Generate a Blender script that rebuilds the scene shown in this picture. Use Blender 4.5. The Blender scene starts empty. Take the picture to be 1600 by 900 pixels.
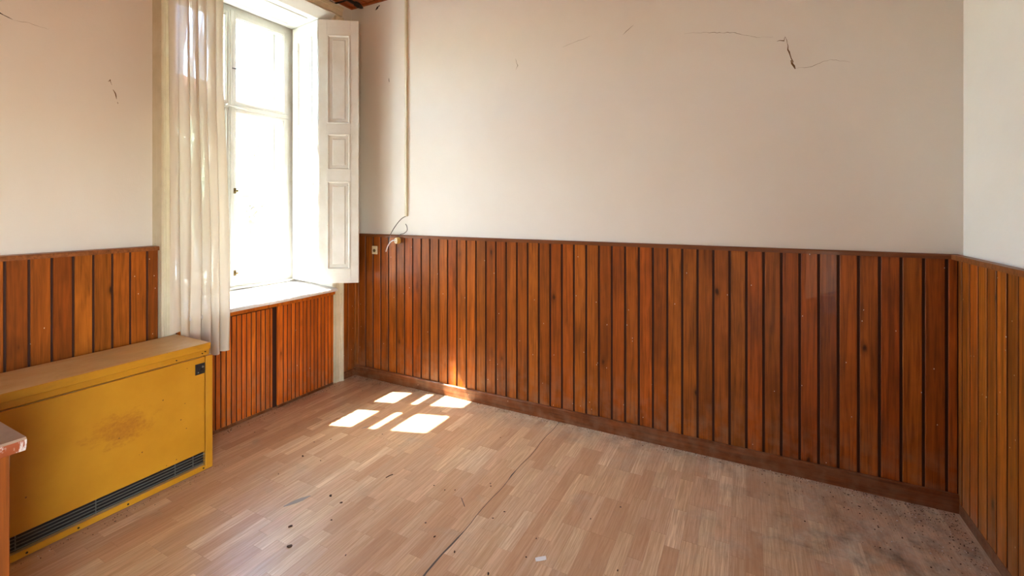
import bpy, bmesh, math, random
from mathutils import Vector, Matrix, noise
C = bpy.context.scene.collection
SC = bpy.context.scene
random.seed(7)

# ------------------------------------------------------------------ camera
cam_d = bpy.data.cameras.new('camera'); cam = bpy.data.objects.new('camera', cam_d); C.objects.link(cam)
cam.location = (0, 0, 1.5)
YAW = 0.477192
cam.rotation_euler = (math.pi/2, 0, YAW)
cam_d.sensor_width = 36; cam_d.lens = 711.57/1600*36
cam_d.shift_y = -(450-324.88)/1600
cam_d.clip_start = .02; cam_d.clip_end = 300
SC.camera = cam

# ------------------------------------------------------------------ sky, sun, exposure
w = bpy.data.worlds.new('world'); SC.world = w; w.use_nodes = True
nt = w.node_tree; bg = nt.nodes['Background']
sky = nt.nodes.new('ShaderNodeTexSky'); sky.sky_type = 'NISHITA'; sky.sun_disc = False
sky.sun_elevation = math.radians(56); sky.sun_rotation = math.radians(-108); sky.air_density = 1; sky.dust_density = 1
hs = nt.nodes.new('ShaderNodeHueSaturation'); hs.inputs['Saturation'].default_value = 1.0
nt.links.new(sky.outputs[0], hs.inputs['Color']); nt.links.new(hs.outputs[0], bg.inputs[0])
bg.inputs[1].default_value = 2.05

SUN = Vector((1, .33, -1.58)).normalized()
sd = bpy.data.lights.new('sun', 'SUN'); sd.energy = 27; sd.angle = math.radians(.55); sd.color = (1, .95, .87)
so = bpy.data.objects.new('sun', sd); C.objects.link(so); so.rotation_euler = SUN.to_track_quat('-Z', 'Y').to_euler(); so.location = (-8, 0, 8)

def area(name, loc, direction, sx, sy, energy, color, portal=False):
    d = bpy.data.lights.new(name, 'AREA'); d.shape = 'RECTANGLE'; d.size = sx; d.size_y = sy; d.energy = energy; d.color = color
    if portal: d.cycles.is_portal = True
    o = bpy.data.objects.new(name, d); C.objects.link(o); o.location = loc
    o.rotation_euler = Vector(direction).to_track_quat('-Z', 'Z').to_euler(); return o
area('window_portal', (-3.9, 2.175, 2.0), (1, 0, 0), 1.2, 2.4, 0, (1, 1, 1), True)

# added fill lamp in a made-up opening of the right-hand wall, behind the camera
area('added_fill_lamp', (1.22, -1.1, 1.15), (-1, .42, .3), 1.3, 2.0, 31, (1.0, .68, .39))

SC.view_settings.view_transform = 'Standard'; SC.view_settings.look = 'None'
SC.view_settings.gamma = 1; SC.view_settings.use_curve_mapping = False
SC.view_settings.exposure = 1.44

# ------------------------------------------------------------------ node helpers
class NT:
    def __init__(s, name):
        m = bpy.data.materials.new(name); m.use_nodes = True; s.m = m; s.t = m.node_tree; s.b = s.t.nodes['Principled BSDF']
    def n(s, typ, **kw):
        x = s.t.nodes.new(typ)
        for k, v in kw.items():
            if k.startswith('i_'):
                key = k[2:]
                key = int(key) if key.isdigit() else key
                x.inputs[key].default_value = v
            else: setattr(x, k, v)
        return x
    def l(s, a, b): s.t.links.new(a, b)
    def obj(s):
        return s.n('ShaderNodeTexCoord').outputs['Object']
    def vmap(s, src, scale=(1,1,1), rand=False, loc=(0,0,0)):
        mp = s.n('ShaderNodeMapping'); mp.inputs['Scale'].default_value = scale; mp.inputs['Location'].default_value = loc
        if rand:
            oi = s.n('ShaderNodeObjectInfo'); v = s.n('ShaderNodeVectorMath', operation='SCALE')
            cx = s.n('ShaderNodeCombineXYZ', i_0=37., i_1=61., i_2=89.); s.l(cx.outputs[0], v.inputs[0]); s.l(oi.outputs['Random'], v.inputs['Scale'])
            ad = s.n('ShaderNodeVectorMath', operation='ADD'); s.l(src, ad.inputs[0]); s.l(v.outputs[0], ad.inputs[1]); src = ad.outputs[0]
        s.l(src, mp.inputs['Vector']); return mp.outputs[0]
    def noise(s, vec, scale, detail=3, rough=.5, dist=0):
        x = s.n('ShaderNodeTexNoise'); x.inputs['Scale'].default_value = scale; x.inputs['Detail'].default_value = detail
        x.inputs['Roughness'].default_value = rough; x.inputs['Distortion'].default_value = dist; s.l(vec, x.inputs['Vector']); return x.outputs[0]
    def vor(s, vec, scale):
        x = s.n('ShaderNodeTexVoronoi'); x.inputs['Scale'].default_value = scale; s.l(vec, x.inputs['Vector']); return x
    def ramp(s, fac, stops):
        x = s.n('ShaderNodeValToRGB'); el = x.color_ramp.elements
        while len(el) < len(stops): el.new(.5)
        for e, (p, c) in zip(el, stops):
            e.position = p; e.color = (c, c, c, 1) if isinstance(c, (int, float)) else (*c, 1)
        s.l(fac, x.inputs[0]); return x.outputs[0]
    def mix(s, fac, a, b, mode='MIX'):
        x = s.n('ShaderNodeMix', data_type='RGBA', blend_type=mode)
        for v, i in ((fac, 0), (a, 6), (b, 7)):
            if hasattr(v, 'links'): s.l(v, x.inputs[i])
            elif i == 0: x.inputs[0].default_value = v
            else: x.inputs[i].default_value = (*v, 1)
        return x.outputs[2]
    def math(s, op, a, b=0., clamp=False):
        x = s.n('ShaderNodeMath', operation=op, use_clamp=clamp)
        for v, i in ((a, 0), (b, 1)):
            if hasattr(v, 'links'): s.l(v, x.inputs[i])
            else: x.inputs[i].default_value = v
        return x.outputs[0]
    def bump(s, h, strength=.3, dist=.002):
        x = s.n('ShaderNodeBump'); x.inputs['Strength'].default_value = strength; x.inputs['Distance'].default_value = dist
        s.l(h, x.inputs['Height']); s.l(x.outputs[0], s.b.inputs['Normal'])
    def fin(s, col, rough=.5, coat=0):
        if hasattr(col, 'links'): s.l(col, s.b.inputs['Base Color'])
        else: s.b.inputs['Base Color'].default_value = (*col, 1)
        if hasattr(rough, 'links'): s.l(rough, s.b.inputs['Roughness'])
        else: s.b.inputs['Roughness'].default_value = rough
        s.b.inputs['Coat Weight'].default_value = coat
        return s.m

def lin(r, g, b):
    f = lambda c: (c/255/12.92) if c <= 10 else ((c/255+.055)/1.055)**2.4
    return (f(r), f(g), f(b))

# ------------------------------------------------------------------ materials
def wood(name, c_mid, c_red, c_dark, rough=.42, knots=True, specks=True, coat=.08, along='z'):
    s = NT(name); o = s.obj(); oi = s.n('ShaderNodeObjectInfo').outputs['Random']
    st = {'z': (1, 1, .045), 'y': (1, .045, 1), 'x': (.045, 1, 1)}[along]
    v = s.vmap(o, st, True)
    g1 = s.noise(v, 55, 4, .6, .6); g2 = s.noise(v, 260, 2, .5)
    vb = s.vmap(o, (1, 1, .5), True); big = s.noise(vb, 6, 3, .6)
    col = s.mix(s.ramp(oi, [(0, 0.), (1, 1.)]), c_mid, c_red)
    r2 = s.math('FRACT', s.math('MULTIPLY', oi, 17.3))
    val = s.n('ShaderNodeHueSaturation'); s.l(col, val.inputs['Color']); s.l(s.math('ADD', s.math('MULTIPLY', r2, .5), .75), val.inputs['Value'])
    col = val.outputs[0]
    col = s.mix(s.ramp(g1, [(.3, .75), (.6, 0.)]), col, c_dark)
    col = s.mix(s.math('MULTIPLY', g2, .35), col, c_dark)
    col = s.mix(s.ramp(big, [(.45, 0.), (.7, .45)]), col, c_dark)
    if knots:
        kv = s.vmap(o, (1, 0, .42) if along == 'z' else (1, .45, 0), True)
        kd = s.n('ShaderNodeVectorMath', operation='ADD'); s.l(kv, kd.inputs[0])
        nn = s.n('ShaderNodeTexNoise', i_Scale=25.); s.l(kv, nn.inputs['Vector'])
        sc = s.n('ShaderNodeVectorMath', operation='SCALE'); s.l(nn.outputs[1], sc.inputs[0]); sc.inputs['Scale'].default_value = .02; s.l(sc.outputs[0], kd.inputs[1])
        k = s.vor(kd.outputs[0], 8.5)
        gate = s.math('GREATER_THAN', s.n('ShaderNodeSeparateColor').outputs[0], 0)
        sep = s.n('ShaderNodeSeparateColor'); s.l(k.outputs['Color'], sep.inputs[0])
        gate = s.math('GREATER_THAN', sep.outputs[0], .48)
        kk = s.math('MULTIPLY', s.ramp(k.outputs['Distance'], [(.045, 1.), (.10, 0.)]), gate)
        ring = s.math('MULTIPLY', s.ramp(k.outputs['Distance'], [(.08, .5), (.22, 0.)]), gate)
        col = s.mix(ring, col, c_dark)
        col = s.mix(s.math('MULTIPLY', kk, .85), col, tuple(c*.25 for c in c_dark))
    if specks:
        sv = s.vmap(o, (1, 0, .6), True); k = s.vor(sv, 30); sep = s.n('ShaderNodeSeparateColor'); s.l(k.outputs['Color'], sep.inputs[0])
        f = s.math('MULTIPLY', s.math('LESS_THAN', k.outputs['Distance'], .055), s.math('GREATER_THAN', sep.outputs[1], .97))
        col = s.mix(f, col, (.75, .68, .55))
        # dry dusty film near the foot of the boards
        z = s.n('ShaderNodeSeparateXYZ'); s.l(o, z.inputs[0])
        dust = s.math('MULTIPLY', s.ramp(z.outputs[2], [(0., 1.), (.35, 0.)]), s.ramp(s.noise(s.vmap(o, (1,1,1), True), 14, 4), [(.4, 0.), (.75, .45)]))
        col = s.mix(dust, col, lin(150, 125, 100))
    s.bump(g1, .25, .0015); s.b.inputs['Specular IOR Level'].default_value = .28
    return s.fin(col, s.math('ADD', s.math('MULTIPLY', g2, .2), rough-.1), coat)

M = {}
M['board'] = wood('stained_pine', lin(180, 102, 28), lin(174, 86, 20), lin(84, 40, 8))
M['board_red'] = wood('stained_pine_bead', lin(214, 116, 28), lin(204, 98, 20), lin(124, 52, 8))
M['groove'] = NT('groove_stain_and_shade').fin(lin(58, 24, 10), .7)  # groove stain, with the shade between boards put into the colour
M['trimwood'] = wood('dark_stained_trim', lin(132, 76, 38), lin(124, 66, 32), lin(70, 34, 14), knots=False, specks=True, along='x')
M['railwood'] = wood('stained_cap_rail', lin(150, 92, 50), lin(144, 84, 44), lin(92, 50, 24), knots=False, specks=False, along='x')
M['ceilwood'] = wood('ceiling_pine', lin(196, 112, 56), lin(186, 98, 46), lin(120, 60, 22), knots=True, specks=False, along='y')

def plaster(name, c1, c2):
    s = NT(name); p = s.n('ShaderNodeNewGeometry').outputs['Position']
    a = s.noise(p, .9, 4, .6, .4); f = s.noise(p, 190, 2, .6); md = s.noise(p, 9, 4, .6)
    col = s.mix(s.ramp(a, [(.35, 0.), (.7, 1.)]), c1, c2)
    k = s.vor(s.vmap(p, (1, 1, 1)), 5); sep = s.n('ShaderNodeSeparateColor'); s.l(k.outputs['Color'], sep.inputs[0])
    sp = s.math('MULTIPLY', s.math('LESS_THAN', k.outputs['Distance'], .016), s.math('GREATER_THAN', sep.outputs[0], .8))
    col = s.mix(s.math('MULTIPLY', sp, .6), col, lin(120, 90, 60))
    h = s.math('ADD', s.math('MULTIPLY', f, .25), s.math('MULTIPLY', md, 1.3))
    s.bump(h, .35, .004)
    return s.fin(col, .85)
M['plaster'] = plaster('old_white_plaster', lin(232, 229, 222), lin(226, 221, 212))
M['plaster_ext'] = NT('outer_render').fin(lin(215, 205, 190), .9)

def paint(name, c1, c2, rough=.4):
    s = NT(name); p = s.n('ShaderNodeNewGeometry').outputs['Position']
    a = s.noise(p, 5, 5, .65); g = s.noise(s.vmap(p, (1, 1, .06)), 70, 3)
    col = s.mix(s.ramp(a, [(.4, 0.), (.75, 1.)]), c1, c2)
    k = s.vor(p, 16); sep = s.n('ShaderNodeSeparateColor'); s.l(k.outputs['Color'], sep.inputs[0])
    sp = s.math('MULTIPLY', s.math('LESS_THAN', k.outputs['Distance'], .05), s.math('GREATER_THAN', sep.outputs[0], .88))
    col = s.mix(s.math('MULTIPLY', sp, .7), col, lin(130, 105, 75))
    s.bump(g, .15, .001)
    return s.fin(col, rough)
M['white'] = paint('old_white_gloss_paint', lin(214, 213, 207), lin(202, 198, 188))
M['casing'] = paint('cream_casing_paint', lin(216, 206, 180), lin(198, 184, 150))
M['sill'] = paint('flaking_sill_paint', lin(222, 220, 218), lin(190, 182, 174), .6)

s = NT('window_glass'); s.t.nodes.remove(s.b)
out = s.t.nodes['Material Output']; tr = s.n('ShaderNodeBsdfTransparent'); gl = s.n('ShaderNodeBsdfGlossy'); gl.inputs['Roughness'].default_value = .03
tr.inputs[0].default_value = (.97, .98, .97, 1)
fr = s.n('ShaderNodeFresnel', i_IOR=1.45); bf = s.n('ShaderNodeNewGeometry').outputs['Backfacing']; mx = s.n('ShaderNodeMixShader'); s.l(s.math('MULTIPLY', fr.outputs[0], s.math('SUBTRACT', 1., bf)), mx.inputs[0]); s.l(tr.outputs[0], mx.inputs[1]); s.l(gl.outputs[0], mx.inputs[2]); s.l(mx.outputs[0], out.inputs[0])
M['glass'] = s.m

def solid(name, rgb, rough=.5, metal=0.):
    s = NT(name); s.b.inputs['Metallic'].default_value = metal
    p = s.n('ShaderNodeNewGeometry').outputs['Position']; a = s.noise(p, 30, 3)
    col = s.mix(s.math('MULTIPLY', a, .35), rgb, tuple(c*.6 for c in rgb))
    return s.fin(col, rough)
M['black'] = solid('black_metal', (.012, .012, .013), .5)
M['louvre'] = solid('dark_louvre_metal', (.20, .21, .17), .4, .3)
M['iron'] = solid('dark_iron', (.03, .025, .02), .5, .6)
M['brass'] = solid('dull_brass', lin(120, 100, 60), .4, .7)
M['cream_plastic'] = solid('cream_plastic', lin(232, 216, 178), .4)
M['yellow_plastic'] = solid('yellowed_plastic', lin(205, 165, 80), .4)
M['cable_grey'] = solid('grey_cable', lin(95, 88, 80), .6)
M['cable_white'] = solid('white_cable', lin(225, 218, 210), .5)
M['crack'] = solid('crack_shadow_brown', lin(112, 82, 44), .9)
M['crack_dark'] = solid('crack_dark', lin(50, 32, 20), .95)
M['paper'] = solid('white_paper', lin(235, 235, 232), .8)
M['dirt'] = solid('dark_dirt', lin(62, 42, 28), .9)
M['dust'] = solid('pale_crumb', lin(150, 128, 104), .95)

# yellow heater enamel with rust-coloured scorch and chips
def enamel():
    s = NT('yellow_enamel'); p = s.n('ShaderNodeNewGeometry').outputs['Position']
    a = s.noise(p, 4, 4, .6)
    col = s.mix(s.ramp(a, [(.35, 0.), (.7, 1.)]), lin(200, 141, 30), lin(186, 126, 20))
    ds = s.n('ShaderNodeVectorMath', operation='SUBTRACT'); s.l(p, ds.inputs[0]); ds.inputs[1].default_value = (-2.75, 1.12, .405)
    sc = s.n('ShaderNodeVectorMath', operation='MULTIPLY'); s.l(ds.outputs[0], sc.inputs[0]); sc.inputs[1].default_value = (2., 6.8, 12.)
    ln = s.n('ShaderNodeVectorMath', operation='LENGTH'); s.l(sc.outputs[0], ln.inputs[0])
    nn = s.noise(s.vmap(p, (1, 1, 1.6)), 16, 6, .7)
    d = s.math('ADD', ln.outputs['Value'], s.math('MULTIPLY', s.math('SUBTRACT', nn, .5), 2.6))
    st = s.math('MULTIPLY', s.ramp(d, [(.35, 1.), (1.0, 0.)]), s.ramp(s.noise(p, 60, 5, .7), [(.3, .35), (.65, 1.)]))
    col = s.mix(s.math('MULTIPLY', st, .75), col, lin(150, 84, 18))
    k = s.vor(p, 20); sep = s.n('ShaderNodeSeparateColor'); s.l(k.outputs['Color'], sep.inputs[0])
    sp = s.math('MULTIPLY', s.math('LESS_THAN', k.outputs['Distance'], .07), s.math('GREATER_THAN', sep.outputs[0], .8))
    col = s.mix(sp, col, lin(120, 78, 30))
    sx = s.n('ShaderNodeSeparateXYZ'); s.l(p, sx.inputs[0])
    gr = s.ramp(s.noise(s.vmap(p, (1, .4, 1)), 20, 5, .7), [(.5, 0.), (.75, .35)])
    col = s.mix(s.math('MULTIPLY', gr, s.math('GREATER_THAN', sx.outputs[2], .70)), col, lin(120, 86, 40))
    nz = s.n('ShaderNodeSeparateXYZ'); s.l(s.n('ShaderNodeNewGeometry').outputs['Normal'], nz.inputs[0])   # pale tone painted on upward faces in place of window light
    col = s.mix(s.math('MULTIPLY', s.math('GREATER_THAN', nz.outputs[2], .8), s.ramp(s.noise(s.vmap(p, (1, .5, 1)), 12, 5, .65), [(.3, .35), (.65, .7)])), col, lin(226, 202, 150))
    return s.fin(col, .42)
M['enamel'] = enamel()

# printed floor
def floor_mat(name, src):
    s = NT(name); p = s.n('ShaderNodeNewGeometry').outputs['Position']
    if src == 'object': c = s.n('ShaderNodeObjectInfo').outputs['Color']; vec = s.vmap(p, (1, .035, 1), True)
    else:
        at = s.n('ShaderNodeVertexColor'); at.layer_name = 'tone'; c = at.outputs[0]; vec = s.vmap(p, (1, .035, 1))
        cc = s.n('ShaderNodeVectorMath', operation='SCALE'); s.l(c, cc.inputs[0]); cc.inputs['Scale'].default_value = 90
        ad = s.n('ShaderNodeVectorMath', operation='ADD'); s.l(vec, ad.inputs[0]); s.l(cc.outputs[0], ad.inputs[1]); vec = ad.outputs[0]
    g = s.noise(vec, 150, 3, .6, .8); g2 = s.noise(vec, 45, 3, .6, 1.2)
    col = s.mix(s.ramp(g, [(.38, .55), (.6, 0.)]), c, lin(172, 126, 84))
    col = s.mix(s.ramp(g2, [(.42, .4), (.6, 0.)]), col, lin(190, 148, 106))
    # walked-in grey grime: strong in the right far corner, along the long wall, patches elsewhere
    sx = s.n('ShaderNodeSeparateXYZ'); s.l(p, sx.inputs[0])
    n1 = s.noise(s.vmap(p, (1, 1.6, 1)), 2.3, 6, .65, .5); n2 = s.noise(p, 11, 6, .7)
    dx = s.math('SUBTRACT', sx.outputs[0], .62); dy = s.math('SUBTRACT', sx.outputs[1], 2.5)
    dd = s.math('SQRT', s.math('ADD', s.math('POWER', s.math('MULTIPLY', dx, .95), 2.), s.math('POWER', s.math('MULTIPLY', dy, 1.15), 2.)))
    core = s.math('ADD', dd, s.math('MULTIPLY', s.math('SUBTRACT', n1, .5), 1.5))
    k1 = s.ramp(core, [(.05, 1.), (.85, 0.)])
    wl = s.math('SUBTRACT', 3.02, sx.outputs[1])
    k2 = s.ramp(s.math('ADD', wl, s.math('MULTIPLY', s.math('SUBTRACT', n1, .5), .5)), [(0., .85), (.28, 0.)])
    k3 = s.ramp(n1, [(.56, 0.), (.74, .5)])
    kk = s.math('MAXIMUM', s.math('MAXIMUM', k1, k2), k3)
    kk = s.math('MULTIPLY', kk, s.ramp(n2, [(.36, .2), (.6, 1.)]))
    col = s.mix(s.math('MULTIPLY', kk, .86), col, s.mix(s.ramp(s.noise(s.vmap(p, (1, .6, 1)), 9, 6, .72), [(.38, 0.), (.62, 1.)]), lin(92, 92, 80), lin(206, 200, 178)))
    # scuffs
    sc = s.ramp(s.noise(s.vmap(p, (1, .3, 1), loc=(3, 5, 0)), 17, 6, .75, 1.), [(.66, 0.), (.74, .5)])
    col = s.mix(sc, col, lin(226, 205, 178))
    k = s.vor(p, 9); sep = s.n('ShaderNodeSeparateColor'); s.l(k.outputs['Color'], sep.inputs[0])
    sp = s.math('MULTIPLY', s.math('LESS_THAN', k.outputs['Distance'], .045), s.math('GREATER_THAN', sep.outputs[0], .6))
    col = s.mix(sp, col, lin(80, 55, 36))
    s.bump(s.noise(p, 3.5, 2), .25, .02)
    return s.fin(col, s.math('ADD', s.math('MULTIPLY', kk, .3), .34), .0)
M['floor'] = floor_mat('printed_floor_strip', 'object'); M['floor_far'] = floor_mat('printed_floor_far', 'attr')
M['under'] = NT('floor_underlay').fin(lin(130, 92, 58), .8)
M['seam'] = solid('floor_seam_grime', lin(112, 104, 94), .8); M['scuff'] = solid('grey_scuff', lin(158, 150, 138), .7)

# net curtain
def net():
    s = NT('net_curtain_cloth'); s.t.nodes.remove(s.b); out = s.t.nodes['Material Output']
    uv = s.n('ShaderNodeTexCoord').outputs['UV']; sx = s.n('ShaderNodeSeparateXYZ'); s.l(uv, sx.inputs[0])
    cell = .0062
    def band(c, cellsz, w, ph):
        fr = s.math('FRACT', s.math('DIVIDE', c, cellsz)); return s.math('LESS_THAN', fr, w)
    wob = s.math('MULTIPLY', s.noise(uv, 40, 2), .012)
    cu_ = s.n('ShaderNodeCombineXYZ'); s.l(sx.outputs[0], cu_.inputs[0]); s.l(s.math('MULTIPLY', sx.outputs[1], .08), cu_.inputs[1])
    st = s.math('SUBTRACT', .93, s.math('MULTIPLY', s.ramp(s.noise(cu_.outputs[0], 34, 2), [(.56, 0.), (.68, 1.)]), .28))
    a = band(s.math('ADD', sx.outputs[0], wob), cell, st, 0); b = band(s.math('ADD', sx.outputs[1], wob), cell*1.2, s.math('SUBTRACT', st, .05), 0)
    thread = s.math('MAXIMUM', a, b)
    d = s.n('ShaderNodeBsdfDiffuse'); d.inputs[0].default_value = (*lin(216, 204, 184), 1)
    t = s.n('ShaderNodeBsdfTranslucent'); t.inputs[0].default_value = (*lin(216, 204, 184), 1)
    m1 = s.n('ShaderNodeMixShader', i_0=.13); s.l(d.outputs[0], m1.inputs[1]); s.l(t.outputs[0], m1.inputs[2])
    tr = s.n('ShaderNodeBsdfTransparent'); m2 = s.n('ShaderNodeMixShader'); s.l(thread, m2.inputs[0]); s.l(tr.outputs[0], m2.inputs[1]); s.l(m1.outputs[0], m2.inputs[2])
    s.l(m2.outputs[0], out.inputs[0]); return s.m
M['net'] = net()

# worn furniture paint
def worn():
    s = NT('worn_varnish'); p = s.n('ShaderNodeNewGeometry').outputs['Position']
    a = s.noise(s.vmap(p, (1, 1, .5)), 16, 6, .7, .6)
    col = s.mix(s.ramp(a, [(.47, 0.), (.52, 1.)]), lin(146, 72, 36), lin(214, 204, 196))
    s.bump(a, .4, .003); return s.fin(col, .5)
M['worn'] = worn()
s = NT('worn_grey_top'); p = s.n('ShaderNodeNewGeometry').outputs['Position']; a = s.noise(p, 35, 5, .7)
M['worntop'] = s.fin(s.mix(a, lin(150, 125, 104), lin(178, 152, 128)), .6)
M['postwood'] = wood('plain_brown_post', lin(150, 82, 22), lin(146, 74, 20), lin(104, 54, 18), knots=False, specks=False)

# ------------------------------------------------------------------ mesh helpers
def mesh_obj(name, bm, mat, parent=None, smooth=False):
    me = bpy.data.meshes.new(name); bmesh.ops.recalc_face_normals(bm, faces=bm.faces); bm.to_mesh(me); bm.free()
    if not isinstance(mat, (list, tuple)): mat = [mat]
    for m in mat: me.materials.append(m)
    if smooth:
        for p in me.polygons: p.use_smooth = True
    o = bpy.data.objects.new(name, me); C.objects.link(o)
    if parent: o.parent = parent
    return o
def box(bm, x0, x1, y0, y1, z0, z1, mi=0, bev=0):
    r = bmesh.ops.create_cube(bm, size=1); vs = r['verts']
    for v in vs: v.co = Vector(((x0+x1)/2+v.co.x*(x1-x0), (y0+y1)/2+v.co.y*(y1-y0), (z0+z1)/2+v.co.z*(z1-z0)))
    fs = set(f for v in vs for f in v.link_faces)
    for f in fs: f.material_index = mi
    if bev:
        es = list(set(e for v in vs for e in v.link_edges))
        bmesh.ops.bevel(bm, geom=es, offset=bev, segments=1, affect='EDGES')
def B(name, x0, x1, y0, y1, z0, z1, mat, parent=None, bev=0):
    bm = bmesh.new(); box(bm, x0, x1, y0, y1, z0, z1, 0, bev); return mesh_obj(name, bm, mat, parent)
def prism(bm, pts, fn, a, b, mis=None):
    """extrude closed 2-D profile pts between a and b; fn(p, q, t) -> 3-D"""
    A = [bm.verts.new(fn(p, q, a)) for p, q in pts]; Bv = [bm.verts.new(fn(p, q, b)) for p, q in pts]; n = len(pts)
    for i in range(n):
        f = bm.faces.new((A[i], A[(i+1) % n], Bv[(i+1) % n], Bv[i]))
        if mis: f.material_index = mis[i]
    bm.faces.new(A); bm.faces.new(Bv[::-1])
def tube(bm, pts, r, seg=8, closed_ends=True):
    pts = [Vector(p) for p in pts]; rings = []
    for i, p in enumerate(pts):
        t = (pts[min(i+1, len(pts)-1)]-pts[max(i-1, 0)]).normalized()
        up = Vector((0, 0, 1)) if abs(t.z) < .9 else Vector((1, 0, 0))
        a = t.cross(up).normalized(); b = t.cross(a)
        rr = r[i] if isinstance(r, (list, tuple)) else r
        rings.append([bm.verts.new(p+(a*math.cos(2*math.pi*k/seg)+b*math.sin(2*math.pi*k/seg))*rr) for k in range(seg)])
    for i in range(len(rings)-1):
        for k in range(seg): bm.faces.new((rings[i][k], rings[i][(k+1) % seg], rings[i+1][(k+1) % seg], rings[i+1][k]))
    bm.faces.new(rings[0][::-1]); bm.faces.new(rings[-1])
def smooth_path(pts, n=6):
    P = [Vector(p) for p in pts]; out = []
    for i in range(len(P)-1):
        p0, p1, p2, p3 = P[max(i-1, 0)], P[i], P[i+1], P[min(i+2, len(P)-1)]
        for k in range(n):
            t = k/n; out.append(.5*((2*p1)+(-p0+p2)*t+(2*p0-5*p1+4*p2-p3)*t*t+(-p0+3*p1-3*p2+p3)*t**3))
    out.append(P[-1]); return out
def empty(name, loc=(0, 0, 0), rz=0, **kw):
    o = bpy.data.objects.new(name, None); C.objects.link(o); o.location = loc; o.rotation_euler.z = rz; o.empty_display_size = .1
    for k, v in kw.items(): o[k] = v
    return o
def tag(o, label, cat, group=None):
    o['label'] = label; o['category'] = cat
    if group: o['group'] = group
    return o
def struct(o): o['kind'] = 'structure'; return o

# ------------------------------------------------------------------ room dimensions
XL, XR, YB, YF, ZC = -3.22, .95, 3.03, -4.4, 3.328
XLf, XRf, YBf = -3.148, .922, 3.005       # faces of the wainscot
WT = 1.27

# ---- floor
floor = struct(B('floor', XL-.9, XR+.3, YF-.3, YB+.3, -.12, -.004, M['under']))
W_, L_ = .065, .28
tones = [lin(*c) for c in ((232, 206, 164), (226, 196, 154), (216, 182, 142), (208, 170, 132), (218, 188, 150), (202, 164, 126), (238, 214, 176), (212, 180, 144), (224, 190, 152))]
rnd = random.Random(11); strips = []
x = -1.175
while x > XL: x -= W_
ax = Vector((-math.sin(YAW), math.cos(YAW))); rt = Vector((math.cos(YAW), math.sin(YAW)))
while x < XR:
    x0, x1 = max(x, XL), min(x+W_, XR); y = YF - rnd.choice([0, .07, .14, .21])
    while y < YB:
        y0, y1 = max(y, YF), min(y+L_, YB)
        if y1-y0 > .004:
            c = Vector(((x0+x1)/2, (y0+y1)/2)); d = c.dot(ax); ok = False
            if d > .3:
                px = c.dot(rt)/d*711.57+800; py = 324.88+711.57*1.5/d; ok = -30 < px < 1630 and py < 930
                if x1 < -2.75 and c.y < 1.5: ok = False
            strips.append((0 if ok else 1, c.length, x0, x1, y0, y1, rnd.choice(tones), rnd.uniform(.93, 1.06)))
        y += L_
    x += W_
strips.sort(key=lambda t: (t[0], t[1]))
cache = {}
def strip_mesh(w_, l_):
    k = (round(w_, 4), round(l_, 4))
    if k not in cache:
        bm = bmesh.new(); g = .00025
        box(bm, -w_/2+g, w_/2-g, -l_/2+g, l_/2-g, -.004, 0)
        me = bpy.data.meshes.new('floor_strip'); bm.to_mesh(me); bm.free(); me.materials.append(M['floor']); cache[k] = me
    return cache[k]
far = bmesh.new(); cl = far.loops.layers.float_color.new('tone')
for i, (v, d, x0, x1, y0, y1, t, k) in enumerate(strips):
    col = (t[0]*k, t[1]*k, t[2]*k, 1)
    if i < 300 and v == 0:
        o = bpy.data.objects.new('floor_strip', strip_mesh(x1-x0, y1-y0)); C.objects.link(o); o.parent = floor
        o.location = ((x0+x1)/2, (y0+y1)/2, 0); o.color = col
    else:
        n0 = len(far.faces); box(far, x0+.00025, x1-.00025, y0+.00025, y1-.00025, -.004, 0); far.faces.ensure_lookup_table()
        for f in far.faces[n0:]:
            for lp in f.loops: lp[cl] = col
fo = mesh_obj('floor_strips', far, M['floor_far'], floor); fo['kind'] = 'stuff'
# the wandering open seam with grey grime
def ribbon(name, pts, widths, fn, mat, parent, th=.0012):
    bm = bmesh.new(); L = []
    P = [Vector(p) for p in pts]
    for i, p in enumerate(P):
        t = (P[min(i+1, len(P)-1)]-P[max(i-1, 0)]); t = Vector((t.x, t.y)).normalized() if t.length else Vector((1, 0)); nrm = Vector((-t.y, t.x))
        wd = widths[i] if isinstance(widths, (list, tuple)) else widths
        a = p+nrm*wd/2; b = p-nrm*wd/2
        L.append([bm.verts.new(fn(a.x, a.y, 0)), bm.verts.new(fn(b.x, b.y, 0)), bm.verts.new(fn(b.x, b.y, th)), bm.verts.new(fn(a.x, a.y, th))])
    for i in range(len(L)-1):
        for k in range(4): bm.faces.new((L[i][k], L[i][(k+1) % 4], L[i+1][(k+1) % 4], L[i+1][k]))
    bm.faces.new(L[0][::-1]); bm.faces.new(L[-1])
    return mesh_obj(name, bm, mat, parent)
rs = random.Random(3)
sp = [(-1.172+.004*math.sin(k*.9)+rs.uniform(-.0015, .0015), .9+k*.055) for k in range(39)]
ribbon('floor_seam', sp, [(.003 if not (8 < k < 16 or k == 25) else rs.uniform(.006, .012)) for k in range(39)], lambda a, b, t: (a, b, t), M['seam'], floor, .0006)
ribbon('floor_seam', [(p[0]+.0005, p[1]) for p in sp], .0013, lambda a, b, t: (a, b, t+.0003), M['dirt'], floor, .0006)
for (px_, py_, l_, wd_, an) in [(-2.07, 1.505, .13, .025, 1.2), (-2.33, 2.28, .06, .012, 1.2)]:
    n = 9; pts = [(px_+math.cos(an)*l_*k/n, py_+math.sin(an)*l_*k/n) for k in range(n+1)]
    ribbon('floor_scuff', pts, [wd_*(.25+math.sin(math.pi*k/n)*rs.uniform(.6, 1)) for k in range(n+1)], lambda a, b, t: (a, b, t), M['scuff'], floor, .0004)

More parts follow.
